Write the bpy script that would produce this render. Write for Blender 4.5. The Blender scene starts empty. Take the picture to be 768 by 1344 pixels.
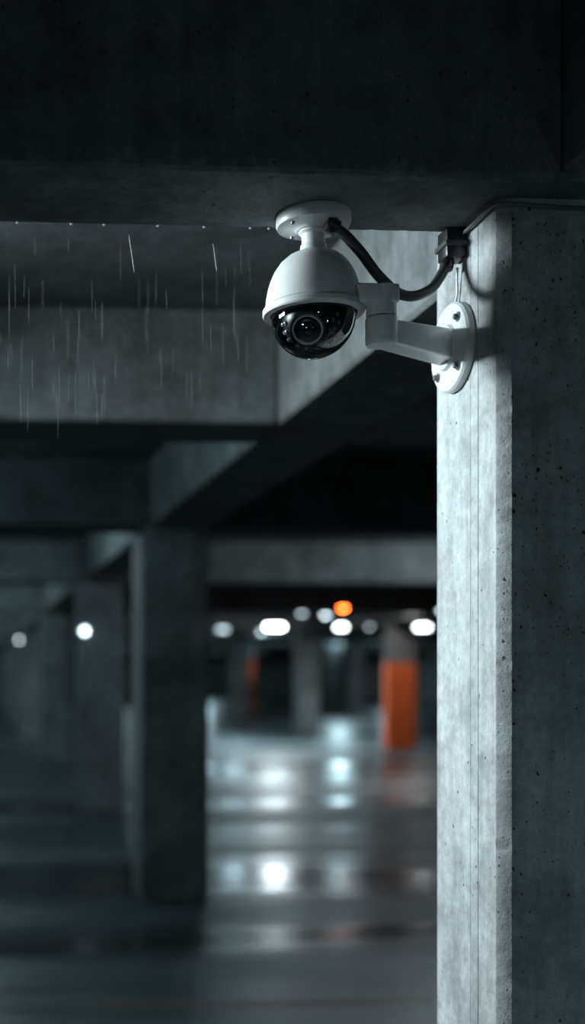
import bpy, bmesh, math, random
from mathutils import Vector, Matrix
from mathutils import noise as mnoise
random.seed(7)
scene = bpy.context.scene
coll = scene.collection

# ------------------------------------------------------------------ helpers
def link(o, parent=None):
    coll.objects.link(o)
    if parent: o.parent = parent
    return o

def empty(name, loc=(0,0,0)):
    e = bpy.data.objects.new(name, None)
    e.empty_display_size = .1
    coll.objects.link(e)
    return e

def mesh_obj(name, bm, mat, parent=None, smooth=None):
    me = bpy.data.meshes.new(name)
    bmesh.ops.recalc_face_normals(bm, faces=bm.faces)
    bm.to_mesh(me); bm.free()
    if smooth is not None:
        for p in me.polygons: p.use_smooth = True
        me.set_sharp_from_angle(angle=math.radians(smooth))
    me.materials.append(mat)
    o = bpy.data.objects.new(name, me)
    return link(o, parent)

def add_box(bm, a, b):
    x0,y0,z0=a; x1,y1,z1=b
    v=[bm.verts.new(p) for p in [(x0,y0,z0),(x1,y0,z0),(x1,y1,z0),(x0,y1,z0),(x0,y0,z1),(x1,y0,z1),(x1,y1,z1),(x0,y1,z1)]]
    for f in [(0,1,2,3),(4,5,6,7),(0,1,5,4),(1,2,6,5),(2,3,7,6),(3,0,4,7)]:
        bm.faces.new([v[i] for i in f])
    return v

def box(name, a, b, mat, parent=None, bev=0, segs=2):
    bm=bmesh.new(); add_box(bm,a,b)
    if bev:
        bmesh.ops.bevel(bm, geom=bm.edges[:], offset=bev, segments=segs, affect='EDGES', profile=.5)
    return mesh_obj(name,bm,mat,parent,40 if bev else None)

def hull8(name, pts, mat, parent=None, bev=.006, segs=3):
    bm=bmesh.new()
    v=[bm.verts.new(p) for p in pts]
    for f in [(0,1,2,3),(4,5,6,7),(0,1,5,4),(1,2,6,5),(2,3,7,6),(3,0,4,7)]:
        bm.faces.new([v[i] for i in f])
    bmesh.ops.bevel(bm, geom=bm.edges[:], offset=bev, segments=segs, affect='EDGES', profile=.5)
    return mesh_obj(name,bm,mat,parent,50)

def lathe(name, prof, mat, center, axis=(0,0,1), parent=None, segs=96, ang=35):
    """prof: list of (r,h) along the axis"""
    M = Vector((0,0,1)).rotation_difference(Vector(axis).normalized()).to_matrix()
    c=Vector(center)
    bm=bmesh.new(); rings=[]
    for r,h in prof:
        if r<1e-6:
            rings.append([bm.verts.new(c+M@Vector((0,0,h)))])
        else:
            rings.append([bm.verts.new(c+M@Vector((r*math.cos(2*math.pi*i/segs),r*math.sin(2*math.pi*i/segs),h))) for i in range(segs)])
    for A,B in zip(rings,rings[1:]):
        for i in range(segs):
            j=(i+1)%segs
            if len(A)==1 and len(B)==1: continue
            if len(A)==1: bm.faces.new([A[0],B[i],B[j]])
            elif len(B)==1: bm.faces.new([A[i],A[j],B[0]])
            else: bm.faces.new([A[i],A[j],B[j],B[i]])
    return mesh_obj(name,bm,mat,parent,ang)

def tube(name, pts, r, mat, parent=None):
    cu=bpy.data.curves.new(name,'CURVE'); cu.dimensions='3D'
    sp=cu.splines.new('BEZIER'); sp.bezier_points.add(len(pts)-1)
    for bp,p in zip(sp.bezier_points,pts):
        bp.co=p; bp.handle_left_type='AUTO'; bp.handle_right_type='AUTO'
    cu.bevel_depth=r; cu.bevel_resolution=6; cu.resolution_u=16; cu.use_fill_caps=True
    cu.materials.append(mat)
    return link(bpy.data.objects.new(name,cu),parent)

# ------------------------------------------------------------------ materials
def newmat(name):
    m=bpy.data.materials.new(name); m.use_nodes=True
    nt=m.node_tree; nt.nodes.clear()
    out=nt.nodes.new('ShaderNodeOutputMaterial')
    return m,nt,out
def N(nt,t,**kw):
    n=nt.nodes.new(t)
    for k,v in kw.items(): setattr(n,k,v)
    return n
def ramp(nt,src,stops):
    r=N(nt,'ShaderNodeValToRGB')
    el=r.color_ramp.elements
    while len(el)<len(stops): el.new(.5)
    for e,(p,c) in zip(el,stops):
        e.position=p; e.color=(c,c,c,1) if not isinstance(c,tuple) else (*c,1)
    nt.links.new(src,r.inputs[0]); return r.outputs[0]
def mul(nt,a,b,fac=1.0,mode='MULTIPLY'):
    m=N(nt,'ShaderNodeMix',data_type='RGBA',blend_type=mode)
    m.inputs[0].default_value=fac
    if hasattr(a,'links'): nt.links.new(a,m.inputs[6])
    else: m.inputs[6].default_value=(*a,1)
    if hasattr(b,'links'): nt.links.new(b,m.inputs[7])
    else: m.inputs[7].default_value=(*b,1)
    return m.outputs[2]

def noise(nt,vec,scale,detail=6,rough=.6):
    n=N(nt,'ShaderNodeTexNoise'); n.inputs['Scale'].default_value=scale
    n.inputs['Detail'].default_value=detail; n.inputs['Roughness'].default_value=rough
    nt.links.new(vec,n.inputs['Vector']); return n.outputs[0]
def mapped(nt,vec,s):
    m=N(nt,'ShaderNodeMapping'); m.inputs['Scale'].default_value=s
    nt.links.new(vec,m.inputs['Vector']); return m.outputs[0]

def concrete(name, col=(.40,.43,.435), pits=1.0, stain=.55, fine=1.0, rough=.85, streak=.8, lo=.70):
    m,nt,out=newmat(name)
    geo=N(nt,'ShaderNodeNewGeometry'); P=geo.outputs['Position']
    n1=ramp(nt,noise(nt,P,2.2,7,.62),[(.3,1-stain),(.7,1.0)])
    n2=ramp(nt,noise(nt,P,34,8,.78),[(.34,.66),(.66,1.0)])
    n3=ramp(nt,noise(nt,mapped(nt,P,(14,14,.9)),1.5,5,.65),[(.35,.70),(.62,1.0)])
    n4=ramp(nt,noise(nt,P,7,8,.72),[(.38,.64),(.56,1.0)])
    c=mul(nt,col,n1); c=mul(nt,c,n2,fine); c=mul(nt,c,n3,streak); c=mul(nt,c,n4,.9)
    hgt=noise(nt,P,90,5,.7)
    if pits:
        nz=N(nt,'ShaderNodeTexNoise'); nz.inputs['Scale'].default_value=130; nz.inputs['Detail'].default_value=2; nt.links.new(P,nz.inputs['Vector'])
        vm=N(nt,'ShaderNodeVectorMath',operation='MULTIPLY_ADD'); nt.links.new(nz.outputs['Color'],vm.inputs[0])
        vm.inputs[1].default_value=(.006,.006,.014); nt.links.new(P,vm.inputs[2])
        # clusters: pits appear in patches
        dens=ramp(nt,noise(nt,mapped(nt,P,(3,3,1.2)),2.0,4,.6),[(.36,.45),(.60,1.0)])
        for sc,l,rad,dark in ((62,lo,.28,.14),(140,lo-.08,.34,.28)):
            vo=N(nt,'ShaderNodeTexVoronoi'); vo.inputs['Scale'].default_value=sc
            nt.links.new(vm.outputs[0],vo.inputs['Vector'])
            sep=N(nt,'ShaderNodeSeparateColor'); nt.links.new(vo.outputs['Color'],sep.inputs[0])
            mr=N(nt,'ShaderNodeMapRange'); nt.links.new(sep.outputs[0],mr.inputs[0])
            mr.inputs[1].default_value=l; mr.inputs[2].default_value=1.0; mr.inputs[3].default_value=0; mr.inputs[4].default_value=rad
            md=N(nt,'ShaderNodeMath',operation='MULTIPLY_ADD'); nt.links.new(mr.outputs[0],md.inputs[0]); nt.links.new(dens,md.inputs[1]); md.inputs[2].default_value=-.03
            sub=N(nt,'ShaderNodeMath',operation='SUBTRACT'); nt.links.new(vo.outputs['Distance'],sub.inputs[0]); nt.links.new(md.outputs[0],sub.inputs[1])
            pit=ramp(nt,sub.outputs[0],[(0.0,dark),(.06,1.0)])
            c=mul(nt,c,pit,pits)
            hh=N(nt,'ShaderNodeMath',operation='MULTIPLY_ADD'); nt.links.new(pit,hh.inputs[0]); hh.inputs[1].default_value=.9*pits
            nt.links.new(hgt,hh.inputs[2]); hgt=hh.outputs[0]
    b=N(nt,'ShaderNodeBump'); b.inputs['Strength'].default_value=.55; b.inputs['Distance'].default_value=.003
    nt.links.new(hgt,b.inputs['Height'])
    p=N(nt,'ShaderNodeBsdfPrincipled'); p.inputs['Roughness'].default_value=rough
    p.inputs['Specular IOR Level'].default_value=.3
    nt.links.new(c,p.inputs['Base Color']); nt.links.new(b.outputs[0],p.inputs['Normal'])
    nt.links.new(p.outputs[0],out.inputs[0]); return m

def floor_material():
    m,nt,out=newmat('wet_concrete_floor')
    geo=N(nt,'ShaderNodeNewGeometry'); P=geo.outputs['Position']
    n1=ramp(nt,noise(nt,P,.55,6,.6),[(.3,.45),(.7,1.0)])
    n2=ramp(nt,noise(nt,P,9,6,.65),[(.3,.75),(.7,1.0)])
    c=mul(nt,(.10,.132,.145),n1); c=mul(nt,c,n2)
    wet=noise(nt,mapped(nt,P,(.10,.75,1)),.9,5,.55)
    rg=ramp(nt,wet,[(.40,.20),(.60,.48)])
    c=mul(nt,c,ramp(nt,wet,[(.42,.4),(.58,1.0)]))
    w=noise(nt,mapped(nt,P,(.5,2.0,1)),1.4,3,.5)
    b=N(nt,'ShaderNodeBump'); b.inputs['Strength'].default_value=.45; b.inputs['Distance'].default_value=.02
    nt.links.new(w,b.inputs['Height'])
    p=N(nt,'ShaderNodeBsdfPrincipled')
    sp=ramp(nt,wet,[(.42,.5),(.60,.30)]); nt.links.new(sp,p.inputs['Specular IOR Level'])
    nt.links.new(c,p.inputs['Base Color']); nt.links.new(rg,p.inputs['Roughness']); nt.links.new(b.outputs[0],p.inputs['Normal'])
    nt.links.new(p.outputs[0],out.inputs[0]); return m

def simple(name,col,rough=.5,metal=0,nscale=30,var=.12,bump=.0,coat=0):
    m,nt,out=newmat(name)
    tc=N(nt,'ShaderNodeNewGeometry')
    n=noise(nt,tc.outputs['Position'],nscale,4,.6)
    c=mul(nt,col,ramp(nt,n,[(.3,1-var),(.7,1.0)]))
    p=N(nt,'ShaderNodeBsdfPrincipled'); p.inputs['Roughness'].default_value=rough; p.inputs['Metallic'].default_value=metal
    p.inputs['Coat Weight'].default_value=coat
    nt.links.new(c,p.inputs['Base Color'])
    if bump:
        b=N(nt,'ShaderNodeBump'); b.inputs['Strength'].default_value=bump; b.inputs['Distance'].default_value=.001
        n2=noise(nt,tc.outputs['Position'],900,2,.5); nt.links.new(n2,b.inputs['Height']); nt.links.new(b.outputs[0],p.inputs['Normal'])
    nt.links.new(p.outputs[0],out.inputs[0]); return m

def emis(name,col,s):
    m,nt,out=newmat(name)
    e=N(nt,'ShaderNodeEmission'); e.inputs[0].default_value=(*col,1); e.inputs[1].default_value=s
    nt.links.new(e.outputs[0],out.inputs[0]); return m

def dome_glass():
    m,nt,out=newmat('smoked_dome_glass')
    t=N(nt,'ShaderNodeBsdfTransparent'); t.inputs[0].default_value=(.76,.79,.81,1)
    g=N(nt,'ShaderNodeBsdfGlossy'); g.inputs['Roughness'].default_value=.02; g.inputs[0].default_value=(.95,.98,1,1)
    f=N(nt,'ShaderNodeFresnel'); f.inputs[0].default_value=1.6
    mx=N(nt,'ShaderNodeMixShader'); nt.links.new(f.outputs[0],mx.inputs[0]); nt.links.new(t.outputs[0],mx.inputs[1]); nt.links.new(g.outputs[0],mx.inputs[2])
    nt.links.new(mx.outputs[0],out.inputs[0]); return m

def rain_mat(name,f):
    m,nt,out=newmat(name)
    t=N(nt,'ShaderNodeBsdfTransparent')
    d=N(nt,'ShaderNodeBsdfDiffuse'); d.inputs[0].default_value=(.8,.88,.92,1)
    mx=N(nt,'ShaderNodeMixShader'); mx.inputs[0].default_value=f
    nt.links.new(t.outputs[0],mx.inputs[1]); nt.links.new(d.outputs[0],mx.inputs[2]); nt.links.new(mx.outputs[0],out.inputs[0]); return m

M_CON=concrete('concrete')
M_COL=concrete('board_marked_concrete',(.66,.69,.69),1.0,.42,1.0,.85,.8,.58)
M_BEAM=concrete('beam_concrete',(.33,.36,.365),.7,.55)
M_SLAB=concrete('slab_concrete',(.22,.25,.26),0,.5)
M_DARK=concrete('shade_toned_concrete',(.17,.195,.205),0,.5)  # shade on the third cross beam, put into its concrete colour
M_FAR=concrete('wall_concrete',(.42,.46,.47),0,.4)
M_FLOOR=floor_material()
M_WHITE=simple('white_powder_coat',(.60,.62,.62),.36,0,40,.10,.08)
M_BLACK=simple('black_plastic',(.012,.013,.015),.35)
M_GLOSS=simple('lens_black_glass',(.006,.006,.008),.04,0,30,.1,0,1)
M_RING=simple('lens_ring_silver',(.88,.90,.91),.4,.0)
M_LED=simple('led_lens_grey',(.30,.32,.33),.12,.3)
M_CABLE=simple('rubber_cable',(.035,.04,.043),.5,0,60,.3)
M_GREY=simple('galvanised_conduit',(.16,.18,.19),.5,.2,50,.3)
M_BOLT=simple('bolt_steel',(.20,.21,.22),.35,.6)
M_ORANGE=simple('orange_paint',(.95,.17,.035),.6,0,3,.2)
M_LINE=simple('worn_orange_line',(.30,.06,.03),.5,0,12,.8)
M_HOUS=simple('lamp_housing_grey',(.20,.22,.23),.5)
M_GLASS=dome_glass(); M_RAIN=rain_mat('rain_water',.06); M_DROP=rain_mat('rain_drop_water',.32)
COOL=(.77,.93,1.0); TEAL=(.60,.89,1.0)
M_E_HI=emis('lamp_glow_bright',(.88,.97,1),30); M_E_H2=emis('lamp_glow_strong',(.88,.97,1),18); M_E_MD=emis('lamp_glow_mid',(.7,.86,.95),10); M_E_LO=emis('lamp_glow_dim',(.6,.78,.88),4)
M_E_BAY=emis('bay_lamp_glow',(.7,.86,.95),1.5)
M_E_OR=emis('beacon_glow_orange',(1,.13,.02),40)

# ------------------------------------------------------------------ room shell
XL,XR,YB,YF,ZC,ZB=-7.0,22.0,-5.0,72.0,2.89,2.45
box('floor',(XL,YB,-.2),(XR,YF,0),M_FLOOR)
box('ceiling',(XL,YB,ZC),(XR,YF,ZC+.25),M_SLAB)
box('wall_far',(XL,YF,-.2),(XR,YF+.2,ZC+.25),M_FAR)
box('wall_back',(XL,YB-.2,-.2),(XR,YB,ZC+.25),M_FAR)
box('wall_right',(XR,YB-.2,-.2),(XR+.2,YF+.2,ZC+.25),M_FAR)
box('wall_left',(XL-.2,YB-.2,-.2),(XL,YF+.2,1.05),M_FAR)

def rough_prism(name, ring, p0, p1, axis, n, mat, jit, jidx, parent=None):
    """extrude a closed 2D ring along an axis; smooth noise chips selected arris points"""
    bm=bmesh.new(); rings=[]
    for k in range(n+1):
        t=p0+(p1-p0)*k/n; R=[]
        j=max(0,mnoise.noise(Vector((t*9,3.1,1)))*.6+mnoise.noise(Vector((t*40,7.7,2)))*.8-.15)*jit+max(0,mnoise.noise(Vector((t*4,9,5)))-.3)*jit*3
        for i,(a,b) in enumerate(ring):
            if i in jidx:
                a+=j*jidx[i][0]; b+=j*jidx[i][1]
            R.append(bm.verts.new((t,a,b) if axis=='X' else (a,b,t)))
        rings.append(R)
    m=len(ring)
    for A,B in zip(rings,rings[1:]):
        for i in range(m):
            j=(i+1)%m; bm.faces.new([A[i],A[j],B[j],B[i]])
    bm.faces.new(rings[0]); bm.faces.new(rings[-1])
    return mesh_obj(name,bm,mat,parent,30)

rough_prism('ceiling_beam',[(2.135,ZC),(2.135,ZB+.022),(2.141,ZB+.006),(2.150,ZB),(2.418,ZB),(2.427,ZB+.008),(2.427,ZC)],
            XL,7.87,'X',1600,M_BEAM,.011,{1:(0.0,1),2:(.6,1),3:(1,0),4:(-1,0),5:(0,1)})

def beam(segs,mat=None):
    bm=bmesh.new()
    for a,b in segs: add_box(bm,a,b)
    bmesh.ops.bevel(bm, geom=bm.edges[:], offset=.012, segments=1, affect='EDGES')
    mesh_obj('ceiling_beam',bm,mat or (M_BEAM if segs[0][0][1]<7 else M_CON))
AX0,AX1,BX0,BX1=1.185,1.585,7.90,8.35
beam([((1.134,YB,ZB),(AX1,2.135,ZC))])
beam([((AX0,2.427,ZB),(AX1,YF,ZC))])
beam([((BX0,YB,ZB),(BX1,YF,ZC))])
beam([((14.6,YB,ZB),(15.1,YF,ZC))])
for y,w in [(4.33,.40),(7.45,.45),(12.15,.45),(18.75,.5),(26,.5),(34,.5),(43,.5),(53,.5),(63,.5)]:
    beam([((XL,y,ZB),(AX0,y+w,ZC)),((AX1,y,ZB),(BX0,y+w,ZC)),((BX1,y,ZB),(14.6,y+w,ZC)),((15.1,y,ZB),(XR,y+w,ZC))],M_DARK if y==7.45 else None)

# near column with chamfered arris and a board-mark groove on its left face
g=.0025
ring=[(1.064,2.545),(1.064,2.372),(1.064+g*.5,2.3715),(1.064+g*.5,2.3705),(1.064,2.370),
      (1.064,2.336),(1.064+g,2.335),(1.064+g,2.334),(1.064,2.333),
      (1.064,2.254),(1.067,2.250),(1.083,2.239),(1.088,2.236),(1.56,2.236),(1.56,2.545)]
rough_prism('concrete_column',ring,0,ZB,'Z',500,M_COL,.0030,{9:(0,.5),10:(1,1),11:(1,1),12:(.5,0)})

def column(x0,x1,y,w=.5,band=None):
    bm=bmesh.new(); add_box(bm,(x0,y,0),(x1,y+w,ZB))
    bmesh.ops.bevel(bm, geom=[e for e in bm.edges if abs(e.verts[0].co.z-e.verts[1].co.z)>1], offset=.025, segments=2, affect='EDGES')
    if band is None:
        mesh_obj('concrete_column',bm,M_CON); return
    root=empty('orange_banded_column')
    mesh_obj('shaft',bm,M_CON,root)
    bm=bmesh.new(); add_box(bm,(x0-.01,y-.01,band[0]),(x1+.01,y+w+.01,band[1]))
    bmesh.ops.bevel(bm, geom=[e for e in bm.edges if abs(e.verts[0].co.z-e.verts[1].co.z)>.5], offset=.03, segments=2, affect='EDGES')
    mesh_obj('painted_band',bm,M_ORANGE,root)
column(1.135,1.575,7.45)
for y in (12.15,18.75,26,34,43,53,63): column(1.17,1.66,y)
column(7.98,8.53,21.4,.22,(0,1.64))
column(7.9,8.4,27.0); column(7.9,8.4,34); 
column(9.85,10.35,41,.4,(0,1.9)); column(17.4,17.9,51,.3,(0,1.9))
column(7.9,8.4,53); column(14.6,15.1,43); column(14.6,15.1,34); column(12.0,12.6,38); column(14.6,15.1,60)
for y in (2.45,7.45,12.15): column(7.9,8.35,y)

# ------------------------------------------------------------------ dome CCTV camera
cam=empty('dome_security_camera')
CX,CY=.716,2.345
lathe('ceiling_plate',[(0,2.45),(.0745,2.45),(.0765,2.447),(.0765,2.430),(.074,2.4245),(.040,2.421),(.034,2.416),(.0,2.416)],M_WHITE,(CX,CY,0),parent=cam)
for a in (30,120,210,300):
    r=.060; lathe('plate_screw',[(0,2.419),(.004,2.419),(.0045,2.4215),(.0045,2.426)],M_BOLT,(CX+r*math.cos(math.radians(a)),CY+r*math.sin(math.radians(a)),0),parent=cam,segs=16)
lathe('neck',[(.030,2.42),(.030,2.412),(.0245,2.408),(.0235,2.388),(.0265,2.386),(.0275,2.376),(.030,2.374),(.030,2.362)],M_WHITE,(CX,CY,0),parent=cam)
lathe('shell',[(.0,2.373),(.030,2.3725),(.037,2.370),(.053,2.362),(.069,2.348),(.080,2.332),(.088,2.314),(.0935,2.296),(.097,2.277),(.0985,2.262),(.0990,2.2595),(.0972,2.2580),(.0972,2.2565),(.1025,2.2555),(.1040,2.2530),(.1040,2.2440),(.1020,2.2410),(.089,2.2395),(.086,2.245)],M_WHITE,(CX,CY,0),parent=cam,segs=128,ang=28)
C0=Vector((CX,CY,2.237)); R=.086
prof=[(R,.004)]+[(R*math.cos(math.radians(a)),-R*math.sin(math.radians(a))) for a in range(0,90,4)]+[(0,-R)]
lathe('glass_dome',prof,M_GLASS,C0,parent=cam,segs=128,ang=60)
lathe('inner_base',[(0,.003),(.084,.003)],M_BLACK,C0,parent=cam)
n=Vector((-.44,-.753,-.66)).normalized()
Cb=C0+Vector((0,0,-.002))
rb=.064
prof=[(0,-rb*.2),(rb*.98,-rb*.2)]+[(rb*math.cos(math.radians(a)),rb*math.sin(math.radians(a))) for a in range(0,52,4)]+[(.039,.052),(.036,.056)]
lathe('eyeball',prof+[(0,.056)],M_BLACK,Cb,n,cam,96,35)
lathe('lens_barrel',[(.0315,.050),(.0315,.062),(.0308,.0640),(.0285,.0640),(.0275,.062),(.0265,.056)],M_RING,Cb,n,cam)
lathe('lens_bezel',[(.0280,.0605),(.020,.057),(.0165,.058),(.015,.056),(0,.056)],M_BLACK,Cb,n,cam)
lathe('lens_glass',[(.0165,.0565),(.0155,.0600),(.0120,.0635),(.007,.0655),(0,.0663)],M_GLOSS,Cb,n,cam)
Mx=Vector((0,0,1)).rotation_difference(n).to_matrix()
for ring_a,cnt in ((40,16),(27,20)):
    for i in range(cnt):
        t=2*math.pi*i/cnt
        d=Mx@Vector((math.cos(t)*math.cos(math.radians(ring_a)),math.sin(t)*math.cos(math.radians(ring_a)),math.sin(math.radians(ring_a))))
        if d.z>-.12: continue
        c=Cb+d*(rb-.0005)
        lathe('infrared_led',[(.0048,0),(.0045,.003),(.0025,.0045),(0,.005)],M_LED,c,d,cam,16)
# arm
box('upper_arm',(.783,2.268,2.247),(.872,2.322,2.286),M_WHITE,cam,.006,3)
box('arm_collar',(.788,2.300,2.252),(.812,2.345,2.281),M_WHITE,cam,.004,2)
lathe('elbow_upper',[(0,2.2865),(.0275,2.2865),(.0305,2.284),(.0305,2.2265),(.029,2.2245),(.0,2.2245)],M_WHITE,(.843,2.297,0),parent=cam)
lathe('elbow_lower',[(0,2.2225),(.0295,2.2225),(.0320,2.220),(.0320,2.172),(.0290,2.166),(0,2.165)],M_WHITE,(.843,2.297,0),parent=cam)
hull8('lower_arm',[(.835,2.268,2.168),(.835,2.326,2.168),(.835,2.326,2.217),(.835,2.268,2.217),
                   (1.045,2.405,2.172),(1.045,2.475,2.172),(1.045,2.475,2.238),(1.045,2.405,2.238)],M_WHITE,cam,.006,3)
PC=(1.064,2.44,2.205)
lathe('wall_plate',[(0,0),(.0955,0),(.0965,.002),(.0965,.014),(.0925,.019),(.060,.0205),(.050,.0225),(.046,.030),(0,.030)],M_WHITE,PC,(-1,0,0),cam,128,30)
for a in (45,135,225,315):
    yy=2.44+.074*math.cos(math.radians(a)); zz=2.205+.074*math.sin(math.radians(a))
    lathe('washer',[(0,.020),(.0105,.0205),(.0105,.022),(0,.0222)],M_BOLT,(1.064,yy,zz),(-1,0,0),cam,24)
    lathe('bolt',[(0,.030),(.0058,.030),(.0068,.028),(.0068,.021)],M_BOLT,(1.064,yy,zz),(-1,0,0),cam,6)
cp=[(.722,2.315,2.430),(.735,2.300,2.412),(.7556,2.30,2.402),(.7988,2.31,2.368),(.8542,2.33,2.316),(.9073,2.35,2.289),(.9611,2.37,2.300),(1.0101,2.40,2.346),(1.030,2.41,2.388),(1.040,2.412,2.43)]
tube('flexible_cable',cp[1:],.0108,M_CABLE,cam)
lathe('cable_gland',[(0,-.014),(.0135,-.014),(.0155,-.011),(.0155,.004),(.013,.008),(.013,.014),(0,.014)],M_BLACK,(.742,2.300,2.412),(.95,0,-.3),cam,24)
lathe('gland_nut',[(0,0),(.0135,0),(.015,.003),(.015,.018),(.0125,.022),(.0125,.032),(0,.032)],M_BLACK,(1.026,2.409,2.365),(.25,.05,.96),cam,12)
tube('ground_wire',[(1.054,2.414,2.372),(1.056,2.420,2.345),(1.058,2.424,2.318),(1.056,2.430,2.297)],.0024,M_WHITE,cam)

jb=empty('cable_junction_box')
box('body',(1.018,2.385,2.385),(1.064,2.436,2.449),M_BLACK,jb,.005,2)
box('strap',(1.014,2.380,2.408),(1.064,2.441,2.420),M_CABLE,jb,.002,1)
tube('wall_conduit',[(1.055,2.388,2.435),(1.054,2.33,2.436),(1.054,2.27,2.438),(1.060,2.232,2.436),(1.085,2.228,2.434),(1.20,2.229,2.430),(1.40,2.229,2.428),(1.62,2.229,2.426)],.0036,M_GREY)

# ------------------------------------------------------------------ rain
def streak(bm,x,y,z,l,r,dx=0):
    a=Vector((x,y,z)); b=a+Vector((dx,0,-l))
    seg=6; rings=[]
    for t,rr in ((0,.3),(.15,.8),(.8,1),(1,.4)):
        c=a.lerp(b,t); rings.append([bm.verts.new(c+Vector((math.cos(2*math.pi*i/seg)*r*rr,math.sin(2*math.pi*i/seg)*r*rr,0))) for i in range(seg)])
    for A,B in zip(rings,rings[1:]):
        for i in range(seg):
            j=(i+1)%seg; bm.faces.new([A[i],A[j],B[j],B[i]])
    bm.faces.new(rings[0]); bm.faces.new(rings[-1])
rain=empty('rain')
bm=bmesh.new()
for i in range(85):
    y=random.uniform(2.46,3.0); x=random.uniform(-.05,.60)
    streak(bm,x*y/2.4,y,random.uniform(2.10,2.46)+(y-2.5)*.36,random.uniform(.03,.11),random.uniform(.0004,.0006),random.uniform(-.001,.002))
mesh_obj('streaks',bm,M_RAIN,rain,60)
bm=bmesh.new()
streak(bm,.343,2.45,2.44,.08,.0008,.012); streak(bm,.527,2.45,2.425,.060,.0008,.008)
for x in (.215,.285,.60,.64,.40,.10,.50):
    bmesh.ops.create_uvsphere(bm,u_segments=12,v_segments=8,radius=.0024,matrix=Matrix.Translation((x,2.417,2.4475)))
mesh_obj('drips',bm,M_DROP,rain,60)

# ------------------------------------------------------------------ floor lines
bm=bmesh.new()
add_box(bm,(.6,5.08,0),(2.1,5.10,.002)); add_box(bm,(.80,7.9,0),(1.0,7.95,.002)); add_box(bm,(5.0,17.0,0),(5.6,17.2,.002))
mesh_obj('floor_line',bm,M_LINE)

# ------------------------------------------------------------------ lamps
def lamp(x,y,z,L,mat,power=0,col=COOL,round_=False,w=.05,point=False,h=.05):
    root=empty('ceiling_lamp')
    if round_:
        s=.42
        lathe('shade',[(0,.10),(.03,.10),(.05,.06),(.07,.02),(.07,0.0)],M_HOUS,(x,y,z),parent=root,segs=32)
        lathe('bulb',[(0,.02),(.10*s,.015*s),(.125*s,-.01*s),(.10*s,-.05*s),(.05*s,-.075*s),(0,-.08*s)],mat,(x,y,z),parent=root,segs=32)
        zb=z-.10
    else:
        box('housing',(x-L/2-.04,y-.08,z+.01),(x+L/2+.04,y+.08,z+.05),M_HOUS,root,.01,1)
        box('tube',(x-L/2,y-w/2,z-h),(x+L/2,y+w/2,z+.01),mat,root,.015,2)
        zb=z-h-.02
    if z+.06<ZC: box('stem',(x-.015,y-.015,z+.05),(x+.015,y+.015,ZC),M_HOUS,root)
    if power:
        if point:
            li=bpy.data.lights.new('light','POINT'); li.shadow_soft_size=.08; zb-=.08
        else:
            li=bpy.data.lights.new('light','AREA'); li.shape='RECTANGLE'; li.size=max(L,.1); li.size_y=.06
        li.energy=power; li.color=col
        o=bpy.data.objects.new('light',li); link(o,root); o.location=(x,y,zb)
lamp(6.3,23.3,2.42,.36,M_E_HI,170)
lamp(7.7,23.3,2.42,.20,M_E_H2,0)
lamp(9.43,23.3,2.42,.28,M_E_H2,10)
lamp(8.3,23.3,2.42,.1,M_E_LO,0,round_=True)
lamp(5.76,18.2,2.40,.2,M_E_MD,0,round_=True)
lamp(5.19,17.6,2.40,.2,M_E_LO,0,round_=True)
lamp(7.02,16.6,2.40,.2,M_E_MD,0,round_=True)
lamp(5.35,16.1,2.40,.2,M_E_OR,0,round_=True)
lamp(5.44,24.3,2.40,.20,M_E_LO,0)
lamp(6.57,25.4,2.38,.2,M_E_MD,0,round_=True)
# lamps of the bays beyond, flush under the slab and hidden by the beams
for x,y,pw in ((7.0,30,70),(12.5,38,190),(6.0,48,190),(12,58,260),(18,48,120)):
    lamp(x,y,2.83,.8,M_E_BAY,pw,TEAL,point=True)
lamp(7.6,19.75,2.83,.8,M_E_BAY,60,(1,.95,.9),point=True)  # hidden fill added to brighten the orange banded column
# lamps of the nearer bays; those marked are added fills
lamp(4.1,9.7,2.83,1.6,M_E_BAY,34,point=True)
lamp(5.7,11.1,2.83,1.0,M_E_BAY,36,point=True)  # second source added out of sight to brighten the fourth cross beam
lamp(-.1,9.1,2.83,.8,M_E_BAY,46,TEAL,point=True)
lamp(-1.2,6.9,2.83,.8,M_E_BAY,20,TEAL,point=True)  # unseen fill added to light the left side of the long beam
lamp(.3,4.98,2.83,.8,M_E_BAY,11,TEAL,point=True)  # fill added behind the second cross beam for the middle column front
for y in (16.5,23.5,31,39): lamp(-1.5,y,2.83,1.2,M_E_BAY,120,TEAL,point=True)
# unseen fill added behind the photographer to lift the near column front
lamp(.4,-2.6,2.0,.8,M_E_BAY,14,TEAL,point=True)

def sconce(x,y,z,mat,ax):
    root=empty('wall_lamp')
    lathe('back',[(0,0),(.065,0),(.065,.02),(0,.02)],M_HOUS,(x,y,z),ax,root,24)
    lathe('globe',[(.03,.02),(.035,.03),(.03,.05),(.015,.06),(0,.062)],mat,(x,y,z),ax,root,24)
sconce(1.225,12.15,1.92,M_E_MD,(0,-1,0)); sconce(1.17,26.2,2.2,M_E_MD,(-1,0,0))

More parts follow.
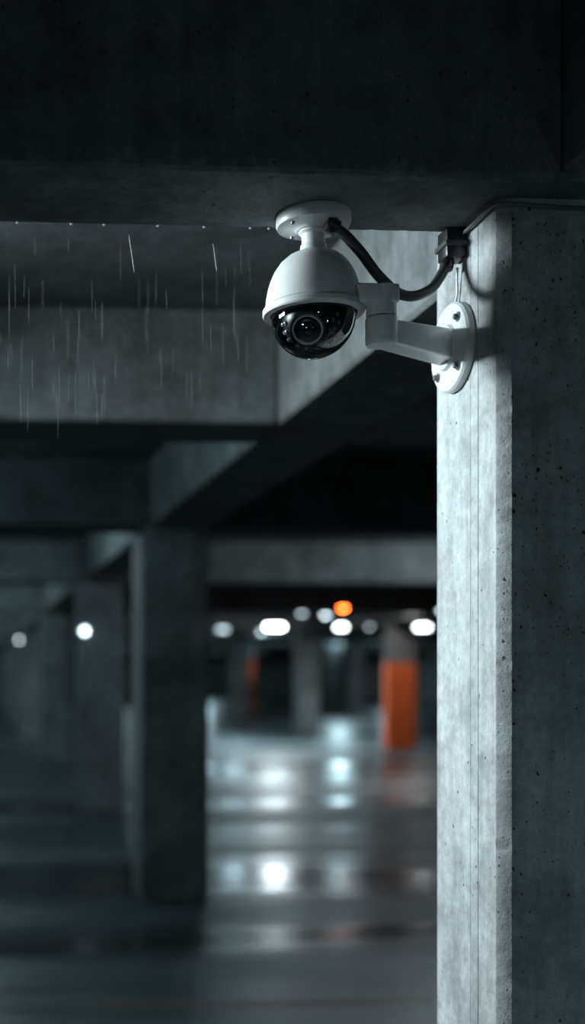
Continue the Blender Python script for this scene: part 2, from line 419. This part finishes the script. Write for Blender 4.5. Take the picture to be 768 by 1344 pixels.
def flood(name,loc,target,sx,sy,power,col,spread=180,spot=None):
    root=empty(name)
    d=(Vector(target)-Vector(loc)).normalized(); q=d.to_track_quat('-Z','Y')
    if spot:
        li=bpy.data.lights.new('light','SPOT'); li.spot_size=math.radians(spot); li.spot_blend=1.0; li.shadow_soft_size=sx/2; li.energy=power; li.color=col
    else:
        li=bpy.data.lights.new('light','AREA'); li.shape='RECTANGLE'; li.size=sx; li.size_y=sy; li.energy=power; li.color=col; li.spread=math.radians(spread)
    o=bpy.data.objects.new('light',li); link(o,root); o.location=loc; o.rotation_euler=q.to_euler()
    bm=bmesh.new(); add_box(bm,(-sx/2-.03,-sy/2-.03,sx/2+.02 if spot else .02),(sx/2+.03,sy/2+.03,(sx/2 if spot else 0)+.09))
    bmesh.ops.transform(bm,matrix=Matrix.Translation(loc)@q.to_matrix().to_4x4(),verts=bm.verts)
    mesh_obj('housing',bm,M_HOUS,root)
    return root
r=flood('flood_lamp',(-1.5,3.15,2.60),(1.06,2.35,1.35),.9,.25,80,(.79,.94,1.0),118)
box('stem',(-1.52,3.13,2.66),(-1.48,3.17,ZC),M_HOUS,r)
# fill spot added out of view, aimed up at the dome camera
r=flood('dome_fill_spot',(-.95,.95,.95),(.75,2.34,2.20),.12,.12,18,(.84,.95,1.0),spot=14)
box('fill_post',(-.98,.88,0),(-.92,.94,.90),M_HOUS,r)
# unseen fill light added at the right to lift the column front
r=flood('column_fill_light',(1.9,-.2,.95),(1.35,2.236,1.05),.25,.25,.95,TEAL,75)
box('fill_post',(1.87,-.29,0),(1.93,-.23,.85),M_HOUS,r)

# world : dim overcast night entering over the left parapet
w=bpy.data.worlds.new('night_sky'); scene.world=w; w.use_nodes=True
bg=w.node_tree.nodes['Background']; bg.inputs[0].default_value=(.16,.37,.46,1); bg.inputs[1].default_value=.26

# ------------------------------------------------------------------ camera
cd=bpy.data.cameras.new('camera'); co=bpy.data.objects.new('camera',cd); coll.objects.link(co)
co.location=(0,0,1.5); co.rotation_euler=(math.radians(90),0,-math.atan(90/1500))
cd.sensor_width=36; cd.lens=1500/1344*36
cd.shift_x=(384-50)/1344; cd.shift_y=(880-672)/1344
cd.dof.use_dof=True; cd.dof.focus_distance=2.37; cd.dof.aperture_fstop=1.15
cd.clip_start=.01; cd.clip_end=200
scene.camera=co
scene.view_settings.view_transform='Standard'
